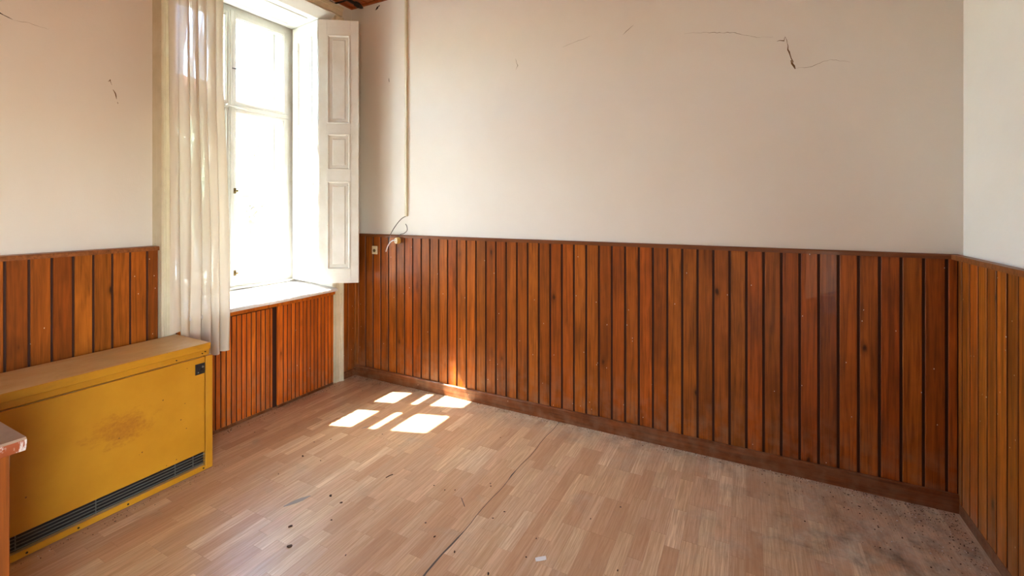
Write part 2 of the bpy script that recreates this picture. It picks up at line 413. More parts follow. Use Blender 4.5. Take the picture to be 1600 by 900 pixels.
# ---- walls
NY0, NY1, NZ0, NZ1, XO = 1.53, 2.77, .80, 3.145, -4.05
bm = bmesh.new()
box(bm, XO, XL, YF-.3, NY0, 0, ZC+.1); box(bm, XO, XL, NY1, YB+.3, 0, ZC+.1)
box(bm, -3.88, XL, NY0, NY1, NZ1, ZC+.1); box(bm, XO, -3.88, NY0, NY1, 3.38, ZC+.1); box(bm, XO, XL, NY0, NY1, 0, NZ0-.01)
wall_left = struct(mesh_obj('wall_left', bm, M['plaster']))
wall_back = struct(B('wall_back', XL, XR, YB, YB+.3, 0, ZC+.1, M['plaster']))
bm = bmesh.new(); DY0, DY1, DZ = -1.8, -.4, 2.2  # opening added to let the fill lamp in
box(bm, XR, XR+.3, DY1, YB+.3, 0, ZC+.1); box(bm, XR, XR+.3, YF-.3, DY0, 0, ZC+.1); box(bm, XR, XR+.3, DY0, DY1, DZ, ZC+.1)
wall_right = struct(mesh_obj('wall_right', bm, M['plaster']))
wall_front = struct(B('wall_front', XL, XR, YF-.3, YF, 0, ZC+.1, M['plaster']))
# ---- ceiling of stained boards
ceiling = struct(B('ceiling', XL, XR, YF, YB, ZC+.012, ZC+.1, M['groove']))
cx = XL+.05; me = None
while cx < XR:
    if me is None:
        bm = bmesh.new(); box(bm, -.046, .046, -(YB-YF)/2+.002, (YB-YF)/2-.002, -.012, 0, 0, .003)
        o = mesh_obj('ceiling_board', bm, M['ceilwood'], ceiling); me = o.data
    else: o = bpy.data.objects.new('ceiling_board', me); C.objects.link(o); o.parent = ceiling
    o.location = (cx, (YB+YF)/2, ZC+.012); cx += .1
for nm, a in (('trim_1', (XL, XL+.02, YF, YB)), ('trim_2', (XL+.02, XR-.02, YB-.02, YB)), ('trim_3', (XR-.02, XR, YF, YB))):
    struct(B(nm, *a, ZC-.018, ZC, M['ceilwood'], None, .003))

# ---- wainscot boards
def board_mesh(w_, face, h, th):
    bm = bmesh.new(); c = .0018; g = .009
    # profile in (x across, y depth; y=0 is the front)
    pts = [(0, c), (c, 0), (face-c, 0), (face, c), (face, g), (w_, g), (w_, th), (0, th)]
    prism(bm, pts, lambda p, q, t: (p, q, t), 0, h, [0, 0, 0, 1, 1, 1, 1, 0])  # groove floor and one side coloured dark for stain and recess shade
    me_o = bpy.data.meshes.new('wainscot_board'); bmesh.ops.recalc_face_normals(bm, faces=bm.faces); bm.to_mesh(me_o); bm.free()
    me_o.materials.append(M['board']); me_o.materials.append(M['groove']); return me_o
def place(me, parent, loc, rz, name='wainscot_board'):
    o = bpy.data.objects.new(name, me); C.objects.link(o); o.parent = parent; o.location = loc; o.rotation_euler.z = rz; return o
P0 = .0887
mb = board_mesh(P0, .0757, WT-.10, .022)
n = 0
while True:
    xx = .8875-P0*(n+1)
    if xx < XLf+.004: break
    place(mb, wall_back, (xx, YBf+random.uniform(0, .0012), .085), 0); n += 1
place(board_mesh(.0345, .0325, WT-.10, .022), wall_back, (.8875, YBf, .085), 0)
rem = xx+P0-XLf
if rem > .012: place(board_mesh(rem-.001, rem-.004, WT-.10, .022), wall_back, (XLf+.0005, YBf, .085), 0)
# right wall : local +x runs toward -y   (rz=-90deg : x->-y, y->+x)
mr = board_mesh(.086, .0745, WT-.06, .022); mr0 = board_mesh(.046, .035, WT-.06, .022)
place(mr0, wall_right, (XRf, YBf-.004, .055), -math.pi/2)
y = YBf-.05
while y > DY1+.1:
    place(mr, wall_right, (XRf+random.uniform(0, .001), y, .055), -math.pi/2); y -= .086
# left wall : rz=+90deg : x->+y, y->-x
ml = board_mesh(.083, .0725, WT-.03, .022)
y = 1.455-.083+.022
place(board_mesh(.05, .049, WT-.03, .022), wall_left, (XLf, 1.4055, .01), math.pi/2)
y = 1.395-.0725-.0105+.0105
k = 0
while y > YF+.1:
    place(ml, wall_left, (XLf-random.uniform(0, .001), y, .01), math.pi/2); y -= .083
ml2 = board_mesh(.0765, .067, WT-.03, .022)
for y in (2.848, 2.925): place(ml2, wall_left, (XLf, y, .01), math.pi/2)
# furring behind the boards, and the bead that closes the window-side corner
B('corner_bead', XLf-.02, XLf+.007, YBf-.007, YBf+.02, .06, WT-.026, M['board'], wall_back, .002)
B('batten', XLf-.024, XRf+.022, YBf+.0225, YB, .02, WT-.03, M['groove'], wall_back)
B('batten', XL, XLf-.024, YF, 1.455, .02, WT-.03, M['groove'], wall_left); B('batten', XL, XLf-.024, 2.847, YBf, .02, WT-.03, M['groove'], wall_left)
B('batten', XRf+.023, XR, DY1+.01, YBf, .02, WT-.03, M['groove'], wall_right)
# cap rails
def rail(nm, fn, a, b, dep):
    bm = bmesh.new(); prism(bm, [(-.012, WT-.024), (-.012, WT-.006), (-.006, WT), (dep, WT), (dep, WT-.024)], fn, a, b)
    return struct(mesh_obj(nm, bm, M['railwood']))
rail('trim_4', lambda p, q, t: (t, YBf+p, q), XLf, XRf, YB-YBf)
rail('trim_5', lambda p, q, t: (XRf-p, t, q), DY1, YB-.002, XR-XRf)
rail('trim_6', lambda p, q, t: (XLf-p, t, q), YF, 1.457, XLf-XL)
rail('trim_7', lambda p, q, t: (XLf-p, t, q), 2.847, YBf-.014, XLf-XL)
# skirtings
def skirt(nm, fn, a, b, h=.09, th=.017, dep=.0):
    bm = bmesh.new(); prism(bm, [(-th, 0.0), (-th, h-.006), (-th+.006, h), (dep, h), (dep, 0.0)], fn, a, b)
    return struct(mesh_obj(nm, bm, M['trimwood']))
skirt('baseboard_back', lambda p, q, t: (t, YBf-.001+p, q), XLf+.016, XRf-.0005)
skirt('baseboard_right', lambda p, q, t: (XRf-.001-p, t, q), DY1, YBf-.02, .055, .022)
skirt('baseboard_left', lambda p, q, t: (XLf+.001-p, t, q), 2.848, YBf-.001, .06, .014)

# ------------------------------------------------------------------ cracks in the plaster
def crack(wall, plane, pts, wmax, mat=None, jag=.006, seed=0):
    r = random.Random(seed); P = []
    for i in range(len(pts)-1):
        a, b = Vector(pts[i]), Vector(pts[i+1]); m = max(2, int((b-a).length/.014))
        for k in range(m): q = a.lerp(b, k/m); P.append((q.x+r.uniform(-jag, jag), q.y+r.uniform(-jag, jag)))
    P.append(pts[-1]); n = len(P)
    wd = [wmax*(.25+.75*r.random())*max(.15, math.sin(math.pi*(i+.5)/n)) for i in range(n)]
    fn = {'back': lambda a, b, t: (a, YB-t, b), 'left': lambda a, b, t: (XL+t, a, b), 'right': lambda a, b, t: (XR-t, a, b)}[plane]
    o = ribbon('plaster_crack', P, wd, fn, mat or M['crack'], wall, .0008); return o
k_ = YB/3.0
def bk(x, z): return (x*k_, 1.5+(z-1.5)*k_)
crack(wall_back, 'back', [bk(.192, 2.466), bk(.20, 2.43), bk(.207, 2.38), bk(.238, 2.285)], .012, M['crack'], .003, 1)
crack(wall_back, 'back', [bk(.216, 2.33), bk(.238, 2.28)], .016, M['crack'], .002, 2)
crack(wall_back, 'back', [bk(.192, 2.47), bk(.183, 2.45), bk(.15, 2.45)], .006, M['crack'], .004, 3)
crack(wall_back, 'back', [bk(-.345, 2.583), bk(-.25, 2.57), bk(-.08, 2.54), bk(.05, 2.49), bk(.13, 2.478)], .0022, M['crack'], .003, 4)
crack(wall_back, 'back', [bk(.238, 2.282), bk(.30, 2.28), bk(.40, 2.31), bk(.49, 2.28)], .002, M['crack'], .003, 5)
crack(wall_back, 'back', [bk(-.73, 2.64), bk(-.66, 2.69)], .004, M['crack'], .003, 6)
crack(wall_back, 'back', [bk(-1.15, 2.63), bk(-.95, 2.67)], .0018, M['crack'], .003, 7)
crack(wall_back, 'back', [bk(-1.52, 2.60), bk(-1.505, 2.55), bk(-1.52, 2.52)], .006, solid('crack_grey', lin(150, 138, 120), .9), .002, 8)
for i, q in enumerate([[(-1.60, 2.76), (-1.59, 2.68)], [(-1.80, 2.73), (-1.77, 2.66), (-1.76, 2.62)], [(-2.36, 2.78), (-2.27, 2.73)], [(-2.19, 2.72), (-2.15, 2.60)], [(-1.545, 2.68), (-1.53, 2.62)]]):
    crack(wall_back, 'back', [bk(*p) for p in q], .005, M['plaster'], .002, 20+i).scale = (1, 1, 1)
crack(wall_back, 'back', [bk(-2.745, 2.62), bk(-2.742, 2.585)], .008, M['crack_dark'], .002, 9)
crack(wall_back, 'back', [bk(-2.90, 3.235), bk(-2.865, 3.262), bk(-2.85, 3.268)], .02, M['crack_dark'], .002, 10)
kl = 3.22/3.148
def lf(y, z): return (y*kl, 1.5+(z-1.5)*kl)
crack(wall_left, 'left', [lf(1.215, 2.20), lf(1.223, 2.215), lf(1.231, 2.185)], .006, M['crack'], .003, 11)
crack(wall_left, 'left', [lf(1.236, 2.16), lf(1.249, 2.14), lf(1.252, 2.11)], .008, M['crack'], .002, 12)
crack(wall_left, 'left', [lf(1.256, 2.095), lf(1.258, 2.085)], .006, M['crack'], .002, 13)
crack(wall_left, 'left', [lf(.74, 2.46), lf(.80, 2.425), lf(.845, 2.408)], .009, M['crack_dark'], .001, 14)
crack(wall_left, 'left', [lf(.845, 2.408), lf(.90, 2.412), lf(.97, 2.405)], .0015, M['crack'], .002, 15)

# ------------------------------------------------------------------ window casing, niche lining, sill
def casing(nm, fn, a, b):
    W = [(0, 0), (0, .018), (.008, .026), (.016, .018), (.022, .036), (.060, .036), (.066, .044), (.074, .044), (.080, .052), (.093, .052), (.093, 0)]
    bm = bmesh.new(); prism(bm, W, fn, a, b); return struct(mesh_obj(nm, bm, M['casing']))
xc = -3.17
def xb(q): return xc+q
B('casing_block', XL, xc, 1.458, NY0+.01, 0, 3.155, M['casing'], wall_left); B('casing_block', XL, xc, 2.755, 2.846, 0, 3.155, M['casing'], wall_left)
B('casing_block', XL, xc, 1.458, 2.846, 3.155, 3.235, M['casing'], wall_left)
# p=0 inner edge -> outer
casing('trim_8', lambda p, q, t: (xb(q), 2.7535+p, t), 0, 3.15)
casing('trim_9', lambda p, q, t: (xb(q), 1.5515-p, t), 0, 3.15)
casing('trim_10', lambda p, q, t: (xb(q), t, 3.147+p), 1.458, 2.847)
# niche linings (painted boards); soffit has a sunk panel
def ring_panel(bm, u0, u1, v0, v1, fn, steps, mi=0):
    """concentric rectangular loops; steps: list of (inset, height); last loop is filled"""
    loops = []
    for ins, h in steps:
        loops.append([bm.verts.new(fn(a, b, h)) for a, b in ((u0+ins, v0+ins), (u1-ins, v0+ins), (u1-ins, v1-ins), (u0+ins, v1-ins))])
    for i in range(len(loops)-1):
        for k in range(4): bm.faces.new((loops[i][k], loops[i][(k+1) % 4], loops[i+1][(k+1) % 4], loops[i+1][k])).material_index = mi
    bm.faces.new(loops[-1])
bm = bmesh.new(); box(bm, -3.6, -3.2, NY0, 2.757, 3.09, 3.155); prism(bm, [(-3.2, 3.09), (-3.1995, 3.155), (-3.12, 3.155), (-3.12, 3.148)], lambda p, q, t: (p, t, q), NY0, 2.757)
ring_panel(bm, -3.52, -3.27, 1.66, 2.60, lambda a, b, h: (a, b, 3.09-h), [(0, 0), (0, .006), (.008, .010), (.016, .003), (.05, .003), (.06, .008), (.066, .008)])
o = struct(mesh_obj('trim_11', bm, M['white']))
struct(B('trim_12', -3.62, -3.15, NY0, NY0+.02, .82, 3.09, M['white'])); struct(B('trim_13', -3.62, -3.15, 2.752, NY1, .82, 3.09, M['white']))
# sill : boards, gently raised toward the window
ws = empty('trim_14', (0, 0, 0)); ws['kind'] = 'structure'
def sill_board(y0, y1, lift):
    bm = bmesh.new(); r = random.Random(int(y0*100)); f, b = -3.085, -3.64
    prism(bm, [(f, .795+lift), (f, .812+lift), (f-.006, .819+lift), (b, .852+lift), (b, .80)], lambda p, q, t: (p, t, q), y0, y1)
    mesh_obj('sill_board', bm, M['sill'], ws)
sill_board(1.553, 1.80, 0); sill_board(1.802, 2.13, .0015); sill_board(2.132, 2.47, 0); sill_board(2.472, 2.752, .001)
# dripping scallops of paint on the sill's edge
bm = bmesh.new(); r = random.Random(5); y = 1.56
while y < 2.74:
    wd = r.uniform(.012, .03); h = r.uniform(.004, .012); m = 6
    vs = []
    for k in range(m+1):
        a = k/m; vs.append((y+wd*a, .813-h*math.sin(math.pi*a)))
    pts = [(y, .8165)]+vs+[(y+wd, .8165)]
    A = [bm.verts.new((-3.0845, p[0], p[1])) for p in pts]; Z = [bm.verts.new((-3.082, p[0], p[1])) for p in pts]
    for k in range(len(A)): bm.faces.new((A[k], A[(k+1) % len(A)], Z[(k+1) % len(A)], Z[k]))
    bm.faces.new(A[::-1]); bm.faces.new(Z)
    y += wd+r.uniform(.015, .07)
mesh_obj('paint_drips', bm, M['sill'], ws)
B('sill_ledge', -3.64, -3.595, 1.56, 2.74, .853, .872, M['white'], ws, .003)

# ---- bead board doors under the sill
apron = B('apron_rail', -3.20, -3.118, 1.555, 2.752, .765, .796, M['board_red'], wall_left)
B('apron_backing', -3.205, -3.155, 1.555, 2.752, .004, .765, M['groove'], wall_left)
def bead_door(y0, y1, xf, ztop):
    d = empty('bead_board_door'); d.parent = wall_left
    mt = .0355; n = max(1, round((y1-y0-.03)/mt)); mt = (y1-y0-.03)/n
    bm = bmesh.new(); c = .0015; face = mt-.0065
    prism(bm, [(0, c), (c, 0), (face-c, 0), (face, c), (face, .006), (mt, .006), (mt, .016), (0, .016)], lambda p, q, t: (p, q, t), 0, ztop-.024, [0, 0, 0, 1, 1, 1, 1, 1])
    me = bpy.data.meshes.new('bead_slat'); bmesh.ops.recalc_face_normals(bm, faces=bm.faces); bm.to_mesh(me); bm.free(); me.materials.append(M['board_red']); me.materials.append(M['groove'])
    for k in range(n): place(me, d, (xf, y0+.015+mt*k, .024), math.pi/2, 'bead_slat')
    for a in (y0, y1-.0145): B('edge_stile', xf-.016, xf+.002, a, a+.0145, .024, ztop, M['board_red'], d, .001)
    B('foot_rail', xf-.016, xf+.003, y0, y1, .004, .0235, M['trimwood'], d, .001)
bead_door(1.556, 2.186, -3.134, .755); bead_door(2.222, 2.735, -3.122, .762)
B('highlight_lip', -3.134, -3.117, 2.222, 2.735, .7625, .7645, M['board_red'], wall_left)

# ------------------------------------------------------------------ windows
def sash(parent, xi, y0, y1, z0, z1, gy0, gy1, gz0, gz1, muntin=None, th=.042):
    bm = bmesh.new(); xo = xi-th
    def fr(a, b, c, d): box(bm, xo, xi, a, b, c, d, 0, .003)
    fr(y0, gy0-.006, z0, z1); fr(gy1+.006, y1, z0, z1); fr(gy0-.006, gy1+.006, z0, gz0-.006); fr(gy0-.006, gy1+.006, gz1+.006, z1)
    # glazing bead
    for a in ((gy0-.007, gy0, gz0-.006, gz1+.006), (gy1, gy1+.007, gz0-.006, gz1+.006), (gy0, gy1, gz0-.007, gz0), (gy0, gy1, gz1, gz1+.007)):
        box(bm, xo+.004, xi-.010, *a)
    s_ = mesh_obj('casement_sash', bm, M['white'], parent)
    segs = [(gz0, gz1)] if not muntin else [(gz0, muntin-.006), (muntin+.006, gz1)]
    for a, b in segs: B('glass_pane', xi-.024, xi-.021, gy0, gy1, a, b, M['glass'], s_)
    if muntin: B('muntin', xi-.030, xi-.013, gy0, gy1, muntin-.006, muntin+.006, M['white'], s_)
    return s_
def window(nm, xi, yc, half, gl, gr, zb, zt, gz, th, muntin, jamb_out):
    w_ = empty(nm); w_['kind'] = 'structure'
    bm = bmesh.new(); X0, X1 = xi-.075, xi-.004
    box(bm, X0, X1, jamb_out[0], yc-half, zb-.03, zt+.05, 0, .002); box(bm, X0, X1, yc+half, jamb_out[1], zb-.03, zt+.05, 0, .002)
    box(bm, X0, X1, yc-half, yc+half, zt, zt+.05, 0, .002); box(bm, X0, X1, yc-half, yc+half, zb-.03, zb, 0, .002)
    mesh_obj('window_frame', bm, M['white'], w_)
    zm = (gz[1]+gz[2])/2
    B('transom', X0, xi+.004, yc-half, yc+half, zm-.017, zm+.017, M['white'], w_, .004)
    for (a, b, g) in ((yc-half, yc-.001, gl), (yc+.001, yc+half, gr)):
        sash(w_, xi, a, b, zb, zm-.018, g[0], g[1], gz[0], gz[1], muntin); sash(w_, xi, a, b, zm+.018, zt, g[0], g[1], gz[2], gz[3])
    return w_
w1 = window('window_1', -3.62, 2.175, .502, (1.716, 2.132), (2.220, 2.632), .885, 3.05, (.937, 2.258, 2.352, 3.012), .042, 1.595, (NY0+.02, 2.752))
w2 = window('window_2', -3.79, 2.185, .47, (1.80, 2.118), (2.232, 2.60), .90, 3.09, (.95, 2.228, 2.386, 3.045), .046, 1.595, (NY0, NY1))
# cover strip with beads on the meeting stiles
bm = bmesh.new()
for (a, b, d) in ((2.153, 2.199, .010), (2.163, 2.189, .017)): box(bm, -3.62, -3.62+d, a, b, .885, 3.06, 0, .003)
mesh_obj('cover_strip', bm, M['white'], w1)
# reveal lining between the two windows
for (a, b, c, d) in ((1.66, 1.675, .86, 3.10), (2.665, 2.68, .86, 3.10)): B('reveal_lining', -3.789, -3.696, a, b, c, d, M['white'], w1)
B('reveal_lining', -3.789, -3.696, 1.675, 2.665, 3.085, 3.10, M['white'], w1); B('reveal_lining', -3.789, -3.696, 1.675, 2.665, .85, .865, M['white'], w1)
# ironmongery
bm = bmesh.new(); tube(bm, [(-3.60, 2.17, 2.60), (-3.592, 2.215, 2.603), (-3.592, 2.245, 2.603)], .004, 6); mesh_obj('catch_pin', bm, M['iron'], w1)
bm = bmesh.new(); tube(bm, [(-3.612, 2.13, 2.305), (-3.594, 2.13, 2.305), (-3.594, 2.20, 2.302), (-3.594, 2.28, 2.30)], .007, 8); tube(bm, smooth_path([(-3.594, 2.285, 2.30), (-3.588, 2.30, 2.29), (-3.582, 2.302, 2.31), (-3.59, 2.29, 2.32)]), .0028, 6); mesh_obj('transom_latch', bm, M['white'], w1)
for z in (1.635, .985):
    bm = bmesh.new(); tube(bm, [(-3.604, 2.195, z), (-3.590, 2.198, z), (-3.580, 2.200, z)], [.006, .005, .010], 10); box(bm, -3.606, -3.602, 2.183, 2.206, z-.022, z+.022, 0, .001); mesh_obj('turn_knob', bm, M['brass'], w1)

# ------------------------------------------------------------------ folding shutter
sh = empty('folding_shutter', (0, 0, 0))
tag(sh, 'white painted folding panelled shutter opened out from the window beside the long wall', 'shutter')
def leaf(p0, p1, z0, z1, name):
    a, b = Vector(p0), Vector(p1); L = (b-a).length; ang = math.atan2(b.y-a.y, b.x-a.x)
    lo = empty('pivot'); bpy.data.objects.remove(lo)
    H = z1-z0; bm = bmesh.new(); th = .028
    rows = [(H*.052, H*.388), (H*.43, H*.568), (H*.606, H*.944)]  # from the bottom
    mx = L*.21
    box(bm, 0, mx, -th/2, th/2, 0, H, 0, .0015); box(bm, L-mx, L, -th/2, th/2, 0, H, 0, .0015)
    zs = [0]+[v for r_ in rows for v in r_]+[H]
    for i in range(0, len(zs), 2): box(bm, mx, L-mx, -th/2, th/2, zs[i], zs[i+1])
    ob = mesh_obj(name, bm, M['white'], sh); ob.location = (a.x, a.y, z0); ob.rotation_euler.z = ang
    for (c, d) in rows:
        bm = bmesh.new()
        for sg in (-1, 1):
            ring_panel(bm, mx, L-mx, c, d, lambda u, v, h: (u, sg*(th/2+h), v), [(0, -.0005), (.001, .004), (.008, .0055), (.013, -.002), (.018, -.010), (.040, -.010), (.048, -.003), (.052, -.003)])
        mesh_obj('raised_panel', bm, M['white'], ob)
    return ob
# inner leaf lies along the jamb; outer leaf stands out into the room
l1 = leaf((-3.592, 2.714), (-3.206, 2.661), .872, 3.084, 'shutter_leaf')
l2 = leaf((-3.200, 2.656), (-2.934, 2.841), .866, 3.082, 'shutter_leaf')
for z in (1.05, 2.0, 2.95):
    bm = bmesh.new(); tube(bm, [(-3.203, 2.643, z-.035), (-3.203, 2.643, z+.035)], .005, 8); mesh_obj('hinge', bm, M['white'], sh)
bm = bmesh.new(); tube(bm, [(-3.26, 2.654, 1.70), (-3.262, 2.642, 1.70), (-3.263, 2.636, 1.70)], [.004, .004, .008], 8); mesh_obj('shutter_knob', bm, M['brass'], sh)

# ------------------------------------------------------------------ curtain and rod
bm = bmesh.new(); uvl = bm.loops.layers.uv.new('UVMap')
nu, nv = 150, 60; y0c, y1c = 1.475, 1.845
rows = []
rc = random.Random(21); ph = [rc.uniform(0, 6.28) for _ in range(6)]
def cpt(u, v):            # v 0 bottom .. 1 top
    z0 = .548+.012*math.sin(u*9)+.19*max(0., min(1., (.19-u)/.04)); z = z0+(3.252-z0)*v
    yl = y0c; yr = y1c-.045*v+.01*math.sin(v*7)
    gather = .9
    y = yl+(yr-yl)*u+.006*math.sin(u*41+2*v+ph[0])
    amp = .019+.008*math.sin(u*5+ph[1])
    fold = math.sin(u*2*math.pi*6.2+ph[2]+.9*math.sin(2.2*v+ph[3])+.5*math.sin(u*9+v*3))
    x = -3.072+amp*fold+.006*math.sin(u*55+v*4)*(1-v*.5)
    if v < .25: x += .012*(1-v/.25)*math.sin(u*8+1)
    if u > .72 and v < .1: x += 0
    return Vector((max(x, -3.108), y, z))
for j in range(nv+1): rows.append([bm.verts.new(cpt(i/nu, j/nv)) for i in range(nu+1)])
arc = [0]
for i in range(nu): arc.append(arc[-1]+(cpt((i+1)/nu, .5)-cpt(i/nu, .5)).length)
for j in range(nv):
    for i in range(nu):
        f = bm.faces.new((rows[j][i], rows[j][i+1], rows[j+1][i+1], rows[j+1][i])); f.smooth = True
        for lp, (a, b) in zip(f.loops, ((i, j), (i+1, j), (i+1, j+1), (i, j+1))): lp[uvl].uv = (arc[a], rows[b][a].co.z)
cu = mesh_obj('net_curtain', bm, M['net'], None, True)
tag(cu, 'cream net curtain hanging gathered at the left side of the window', 'curtain')
rod = empty('curtain_rod', (0, 0, 0)); tag(rod, 'dark curtain rod under the ceiling above the window ending near the long wall', 'curtain rod')
bm = bmesh.new(); tube(bm, [(-3.045, 1.25, 3.286), (-3.045, 2.90, 3.286)], .013, 12); mesh_obj('pole', bm, M['iron'], rod)
bm = bmesh.new(); tube(bm, [(-3.045, 2.895, 3.286), (-3.045, 2.91, 3.286), (-3.045, 2.94, 3.284), (-3.045, 2.975, 3.282), (-3.045, 2.995, 3.281)], [.014, .022, .024, .016, .005], 12); mesh_obj('finial', bm, M['iron'], rod)
for y in (1.33, 2.80):
    bm = bmesh.new(); tube(bm, [(-3.22, y, 3.275), (-3.13, y, 3.27), (-3.045, y, 3.27)], .007, 8); box(bm, -3.219, -3.214, y-.02, y+.02, 3.245, 3.30); mesh_obj('bracket', bm, M['iron'], rod)
for y in [1.48+.036*k for k in range(10)]:
    bm = bmesh.new(); tube(bm, [(-3.045+.02*math.cos(a), y, 3.286+.018*math.sin(a)) for a in [2*math.pi*k/14 for k in range(14)]]+[(-3.025, y, 3.283)], .0025, 5); mesh_obj('ring', bm, M['brass'], rod)

# ------------------------------------------------------------------ yellow storage heater
ht = empty('storage_heater', (-2.92, .97, 0)); tag(ht, 'long low yellow enamelled heater with a rust coloured stain under the window wall', 'heater')
def H_(name, x0, x1, y0, y1, z0, z1, mat=M['enamel'], bev=0, par=ht):
    cxp, cyp = (ht.location.x, ht.location.y)
    bm = bmesh.new(); box(bm, x0-cxp, x1-cxp, y0-cyp, y1-cyp, z0, z1, 0, bev); return mesh_obj(name, bm, mat, par)
HX0, HX1, HY0, HY1 = -3.07, -2.75, .40, 1.546
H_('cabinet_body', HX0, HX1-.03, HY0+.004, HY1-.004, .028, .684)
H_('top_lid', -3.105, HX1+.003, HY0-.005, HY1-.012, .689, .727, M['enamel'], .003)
bm = bmesh.new(); ox, oy = ht.location.x, ht.location.y
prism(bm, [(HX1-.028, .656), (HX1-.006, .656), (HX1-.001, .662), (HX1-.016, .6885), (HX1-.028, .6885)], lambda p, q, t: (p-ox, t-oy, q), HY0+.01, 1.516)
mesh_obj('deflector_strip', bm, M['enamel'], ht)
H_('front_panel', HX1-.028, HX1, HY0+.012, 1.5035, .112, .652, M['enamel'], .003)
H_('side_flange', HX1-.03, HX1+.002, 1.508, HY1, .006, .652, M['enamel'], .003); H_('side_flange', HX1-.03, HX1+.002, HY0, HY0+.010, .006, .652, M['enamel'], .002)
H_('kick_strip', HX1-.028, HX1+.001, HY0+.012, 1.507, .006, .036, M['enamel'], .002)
H_('grille_cavity', HX1-.0295, HX1-.024, HY0+.012, 1.507, .036, .112, M['black'])
for k in range(4):
    zc = .052+.0155*k; bm = bmesh.new()
    prism(bm, [(HX1-.008, zc+.0010), (HX1-.004, zc), (HX1-.004, zc-.0022), (HX1-.008, zc-.0012)], lambda p, q, t: (p-ox, t-oy, q), HY0+.014, 1.506)
    mesh_obj('louvre', bm, M['louvre'], ht)
for y in (.75, 1.02, 1.36, 1.45): H_('grille_bar', HX1-.023, HX1-.019, y, y+.003, .036, .112, M['louvre'])
sw = H_('control_plate', HX1-.002, HX1+.004, 1.452, 1.502, .560, .620, M['black'], .001)
for (y, z, rr) in ((1.468, .605, .0065), (1.489, .600, .0055), (1.478, .588, .006), (1.493, .578, .007), (1.465, .573, .003)):
    bm = bmesh.new(); tube(bm, [(HX1+.003-ox, y-oy, z), (HX1+.008-ox, y-oy, z)], rr, 10); mesh_obj('dial', bm, M['louvre'] if rr < .006 else M['black'], sw)
for y in (.95, 1.14, 1.495, .78):
    bm = bmesh.new(); tube(bm, [(HX1-ox, y-oy, .02), (HX1+.0035-ox, y-oy, .02)], .0045, 8); mesh_obj('screw', bm, M['iron'], ht)
for (y, z) in ((1.36, .671), (1.492, .672), (1.508, .678)):
    bm = bmesh.new(); tube(bm, [(HX1-.008-ox, y-oy, z), (HX1-.001-ox, y-oy, z)], .003, 8); mesh_obj('screw', bm, M['iron'], ht)
for y in (.55, 1.35):
    for x in (-3.03, -2.85): H_('foot', x, x+.04, y, y+.05, 0, .028, M['black'])

# ------------------------------------------------------------------ worn cupboard at the left edge
cb = empty('cupboard', (-2.20, .25, 0)); tag(cb, 'worn brown cupboard with a peeling grey top in front of the yellow heater', 'cupboard')
KX, KY, KZ = -1.955, .555, .80
def K_(name, x0, x1, y0, y1, z0, z1, mat, bev=0, par=cb):
    bm = bmesh.new(); box(bm, x0+2.20, x1+2.20, y0-.25, y1-.25, z0, z1, 0, bev); return mesh_obj(name, bm, mat, par)
def tp(p, q, t): return (p+2.20, t-.25, q)
bm = bmesh.new()
prism(bm, [(-2.55, KZ-.012), (-2.55, KZ), (KX-.006, KZ), (KX, KZ-.006), (KX, KZ-.016), (KX-.004, KZ-.030), (KX-.010, KZ-.042), (KX-.022, KZ-.045), (KX-.030, KZ-.034), (KX-.04, KZ-.020), (KX-.06, KZ-.014)],
      tp, -.42, KY, [0, 0, 0, 1, 1, 1, 1, 1, 1, 1, 1])
mesh_obj('cupboard_top', bm, [M['worntop'], M['worn']], cb)
K_('corner_post', KX-.085, KX-.052, KY-.052, KY-.022, 0, KZ-.014, M['postwood'], .002)
K_('corner_post', KX-.085, KX-.052, -.40, -.37, 0, KZ-.014, M['postwood'], .002)
K_('corner_post', -2.535, -2.505, KY-.052, KY-.022, 0, KZ-.014, M['postwood'], .002)
K_('corner_post', -2.535, -2.505, -.40, -.37, 0, KZ-.014, M['postwood'], .002)
K_('side_panel', -2.505, KX-.085, KY-.045, KY-.03, .06, KZ-.014, M['postwood']); K_('side_panel', -2.505, KX-.085, -.395, -.38, .06, KZ-.014, M['postwood'])
K_('back_panel', -2.53, -2.518, -.37, KY-.052, .06, KZ-.014, M['postwood'])
for a, b in ((-.368, .066), (.070, KY-.054)):
    d_ = K_('cupboard_door', KX-.078, KX-.058, a, b, .07, KZ-.03, M['worn'], .002)
    K_('door_knob', KX-.058, KX-.04, (b-.05 if a < 0 else a+.03), (b-.03 if a < 0 else a+.05), .45, .47, M['brass'], .004, d_)

# ------------------------------------------------------------------ electrical bits on the long wall
def xy(xp): return xp*k_
sk = empty('wall_socket', (-2.908, YBf, 1.13)); tag(sk, 'small cream socket plate screwed to the wainscot beside the shutter', 'socket')
bm = bmesh.new(); box(bm, -.030, .030, -.011, 0, -.036, .036, 0, .003); mesh_obj('socket_plate', bm, M['cream_plastic'], sk)
bm = bmesh.new(); tube(bm, [(0, -.010, -.004), (0, -.0145, -.004)], [.015, .014], 16); c_ = mesh_obj('socket_face', bm, M['brass'], sk)
bm = bmesh.new()
for dx in (-.007, .007): tube(bm, [(dx, -.0142, -.004), (dx, -.0155, -.004)], .0025, 8)
mesh_obj('socket_hole', bm, M['black'], c_)
jb = empty('ceramic_connector', (-2.619, 2.985, 1.225)); tag(jb, 'round white connector with yellow rim hanging loose from wires over the wainscot', 'electric connector')
dirv = Vector((-.35, -1, -.05)).normalized()
bm = bmesh.new(); c0 = Vector((0, 0, 0))
tube(bm, [c0+dirv*.0, c0+dirv*.028], [.027, .027], 20); mesh_obj('connector_rim', bm, M['yellow_plastic'], jb)
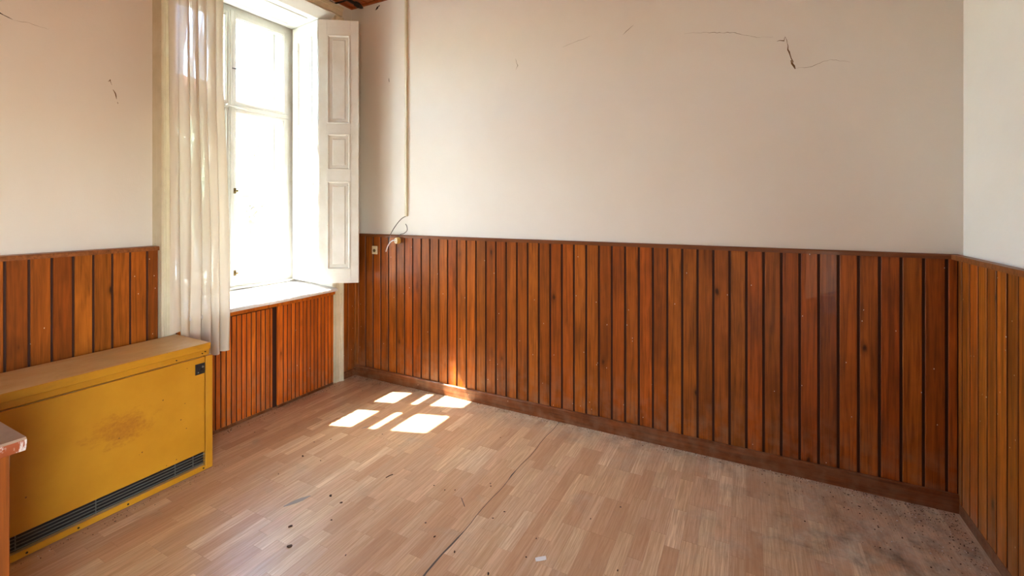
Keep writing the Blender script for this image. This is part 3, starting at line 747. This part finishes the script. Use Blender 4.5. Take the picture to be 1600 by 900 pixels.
bm = bmesh.new(); tube(bm, [c0+dirv*.028, c0+dirv*.035], [.025, .022], 20); fc = mesh_obj('connector_face', bm, M['cream_plastic'], jb)
bm = bmesh.new(); sx_ = dirv.cross(Vector((0, 0, 1))).normalized()
for (a, b) in ((0, .010), (-.007, -.008), (.007, -.008)):
    q = c0+dirv*.0345+sx_*a+Vector((0, 0, b)); tube(bm, [q, q+dirv*.0015], .0035, 8)
mesh_obj('terminal_hole', bm, M['black'], fc)
def wire(name, pts, r, mat, label, cat):
    bm = bmesh.new(); tube(bm, smooth_path(pts, 7), r, 7); return tag(mesh_obj(name, bm, mat, None, True), label, cat)
bm = bmesh.new(); prism(bm, [(-.011, 0), (-.010, -.016), (.008, -.018), (.012, 0)], lambda p, q, t: (-2.572+p+.0012*math.sin(t*3), YB+q, t), 1.43, ZC-.02)
tag(mesh_obj('cable_trunking', bm, M['casing']), 'slim cream cable trunking running up the white wall near the shutter', 'cable trunking')
wire('loose_wire', [(-2.572, 3.022, 1.432), (-2.61, 3.00, 1.405), (-2.665, 2.985, 1.34), (-2.71, 2.975, 1.265), (-2.725, 2.978, 1.215)], .0035, M['cable_grey'], 'thin grey wire dangling from the lower end of the cable trunking', 'wire')
wire('white_lead', [(-2.632, 2.955, 1.232), (-2.68, 2.955, 1.215), (-2.725, 2.965, 1.175), (-2.752, 2.975, 1.135), (-2.757, 2.977, 1.125)], .0048, M['cable_white'], 'short white stripped lead poking left from the round connector', 'wire')
wire('curled_wire', [(-2.617, 2.98, 1.252), (-2.600, 2.975, 1.275), (-2.56, 2.975, 1.285), (-2.53, 2.98, 1.31), (-2.535, 2.985, 1.345), (-2.552, 2.988, 1.365)], .003, M['cable_grey'], 'thin curled wire rising to the right above the round connector', 'wire')

# ------------------------------------------------------------------ litter
def scrap(name, x, y, pts, h, mat, label, cat, group=None, rz=0, z=.0008):
    bm = bmesh.new(); top = [bm.verts.new((a, b, h)) for a, b in pts]; bot = [bm.verts.new((a, b, 0)) for a, b in pts]; n = len(pts)
    for i in range(n): bm.faces.new((bot[i], bot[(i+1) % n], top[(i+1) % n], top[i]))
    bm.faces.new(top); bm.faces.new(bot[::-1]); o = mesh_obj(name, bm, mat); o.location = (x, y, z); o.rotation_euler.z = rz
    return tag(o, label, cat, group)
scrap('paper_scrap', -.784, 1.783, [(-.024, -.008), (.022, -.010), (.026, .007), (-.008, .010), (-.022, .009)], .004, M['paper'], 'little white crumpled paper scrap lying alone on the floor', 'paper', None, .75)
rl = random.Random(9)
def fl(px, py):
    d = 1.5*711.57/(py-324.88); l_ = (px-800)/711.57*d
    return (ax.x*d+rt.x*l_, ax.y*d+rt.y*l_)
spots = [(473, 713, .010), (501, 720, .006), (435, 741, .006), (517, 775, .014), (533, 786, .010), (454, 823, .012), (453, 854, .016), (518, 813, .007), (540, 868, .006), (710, 863, .008), (678, 759, .006), (695, 766, .006), (679, 839, .007), (763, 897, .010), (767, 760, .007), (770, 810, .006), (788, 800, .006), (822, 871, .006), (838, 842, .006), (965, 892, .007), (517, 687, .006), (782, 684, .006), (711, 766, .006), (923, 811, .006)]
for i, (px, py, sz) in enumerate(spots):
    X, Y = fl(px, py); n = rl.randint(5, 7)
    pts = [(sz*rl.uniform(.35, .75)*math.cos(6.283*k/n)*1.3, sz*rl.uniform(.3, .6)*math.sin(6.283*k/n)) for k in range(n)]
    scrap('dirt_flake', X, Y, pts, sz*.3, M['dirt'], 'tiny dark flake of dirt lying loose on the open tan floor', 'dirt flake', 'dark flakes scattered on the floor', rl.uniform(0, 3))
tw = bmesh.new(); a_, b_ = fl(603, 747), fl(614, 742); tube(tw, [(a_[0], a_[1], .003), ((a_[0]+b_[0])/2, (a_[1]+b_[1])/2+.004, .004), (b_[0], b_[1], .003)], .0022, 6)
tag(mesh_obj('dry_twig', tw, M['dirt']), 'thin dry twig on the floor between the heater and the sunlit patches', 'twig')
a_, b_ = fl(721, 779), fl(726, 792); tw = bmesh.new(); tube(tw, [(a_[0], a_[1], .003), (b_[0], b_[1], .003)], .002, 6)
tag(mesh_obj('dry_stalk', tw, M['seam']), 'thin grey dry stalk on the floor close to the dark floor seam', 'twig')
# crumbs swept against the walls
bm = bmesh.new(); rc = random.Random(4)
def crumb(X, Y, sz):
    m = Matrix.Translation((X, Y, sz*.3)) @ Matrix.Rotation(rc.uniform(0, 6), 4, 'Z') @ Matrix.Diagonal((sz, sz*rc.uniform(.4, 1), sz*.6, 1))
    r_ = bmesh.ops.create_icosphere(bm, subdivisions=0 or 1, radius=.5, matrix=m)
    mi = 0 if rc.random() < .5 else (1 if rc.random() < .75 else 2)
    for v in r_['verts']:
        for f in v.link_faces: f.material_index = mi
for _ in range(900): crumb(rc.uniform(-3.1, .9), 2.985-abs(rc.gauss(0, .03)), rc.uniform(.002, .007))
for _ in range(160): crumb(-3.11+abs(rc.gauss(0, .025)), rc.uniform(1.65, 2.98), rc.uniform(.002, .007))
for _ in range(420): crumb(.9-abs(rc.gauss(0, .28)), 2.97-abs(rc.gauss(0, .22)), rc.uniform(.002, .008))
for _ in range(200): crumb(.895-abs(rc.gauss(0, .03)), rc.uniform(2.0, 2.97), rc.uniform(.002, .006))
for _ in range(120): crumb(-2.74+abs(rc.gauss(0, .03)), rc.uniform(.6, 1.6), rc.uniform(.002, .006))
o = mesh_obj('floor_crumbs', bm, [M['dirt'], M['dust'], M['paper']]); o['kind'] = 'stuff'; tag(o, 'crumbs of dirt and plaster gathered along the foot of the walls', 'debris')

# ------------------------------------------------------------------ outside
gm = NT('outdoor_ground'); p = gm.n('ShaderNodeNewGeometry').outputs['Position']; gm = gm.fin(gm.mix(gm.noise(p, 2, 4), lin(150, 158, 130), lin(200, 200, 195)), .9)
struct(B('ground', -60, XO, -40, 50, -1.0, -.8, gm))
hm = NT('house_render').fin(lin(236, 230, 220), .85); pm = solid('house_window_dark', lin(120, 130, 135), .2); rm = solid('roof_tile', lin(150, 90, 70), .8)
hs_ = empty('house', (-20, 15.5, -.8)); tag(hs_, 'pale house seen washed out by daylight through the window glass', 'house')
def HB(n, x0, x1, y0, y1, z0, z1, m, par=hs_):
    bm = bmesh.new(); box(bm, x0, x1, y0, y1, z0, z1); return mesh_obj(n, bm, m, par)
HB('house_wall', -3, 0, -6, 5, 0, 6, hm)
bm = bmesh.new(); prism(bm, [(-3.5, 6), (.5, 6), (-1.5, 8)], lambda p, q, t: (p, t, q), -6.4, 5.4); mesh_obj('roof', bm, rm, hs_)
for y in (-4.5, -2, .5, 3):
    for z in (.9, 3.8):
        f = HB('house_window', 0, .06, y, y+1.1, z, z+1.5, pm); HB('window_bar', .06, .09, y+.52, y+.58, z, z+1.5, hm, f)
lm = solid('leaf_green', lin(175, 190, 160), .6); tm = solid('bark', lin(110, 90, 70), .9)
def tree(x, y, h, seed, label):
    t = empty('leafy_tree', (x, y, -.8)); tag(t, label, 'tree'); r = random.Random(seed)
    bm = bmesh.new(); tube(bm, [(0, 0, 0), (.05, .03, h*.3), (0, .1, h*.6), (.05, .05, h*.85)], [.16, .12, .08, .03], 8)
    for k in range(7):
        a = r.uniform(0, 6.28); z = h*r.uniform(.35, .7); tube(bm, [(0, 0, z), (math.cos(a)*.5, math.sin(a)*.5, z+.4), (math.cos(a)*1.1, math.sin(a)*1.1, z+.9)], [.05, .03, .01], 6)
    mesh_obj('trunk', bm, tm, t)
    bm = bmesh.new()
    for k in range(2600):
        v = Vector((r.gauss(0, 1), r.gauss(0, 1), r.gauss(0, 1))).normalized()*(r.random()**.4)
        c = Vector((v.x*1.5, v.y*1.5, h*.68+v.z*h*.34)); s_ = r.uniform(.07, .14)
        a = Vector((r.gauss(0, 1), r.gauss(0, 1), r.gauss(0, 1))).normalized(); b = a.orthogonal().normalized()
        bm.faces.new([bm.verts.new(c+a*s_), bm.verts.new(c+b*s_*.5), bm.verts.new(c-a*s_), bm.verts.new(c-b*s_*.5)])
    o = mesh_obj('foliage', bm, lm, t); o['kind'] = 'stuff'
tree(-11, 5.6, 4.2, 1, 'leafy tree standing nearest outside the window'); tree(-14.5, 9.3, 5.2, 2, 'taller leafy tree before the pale house outside')
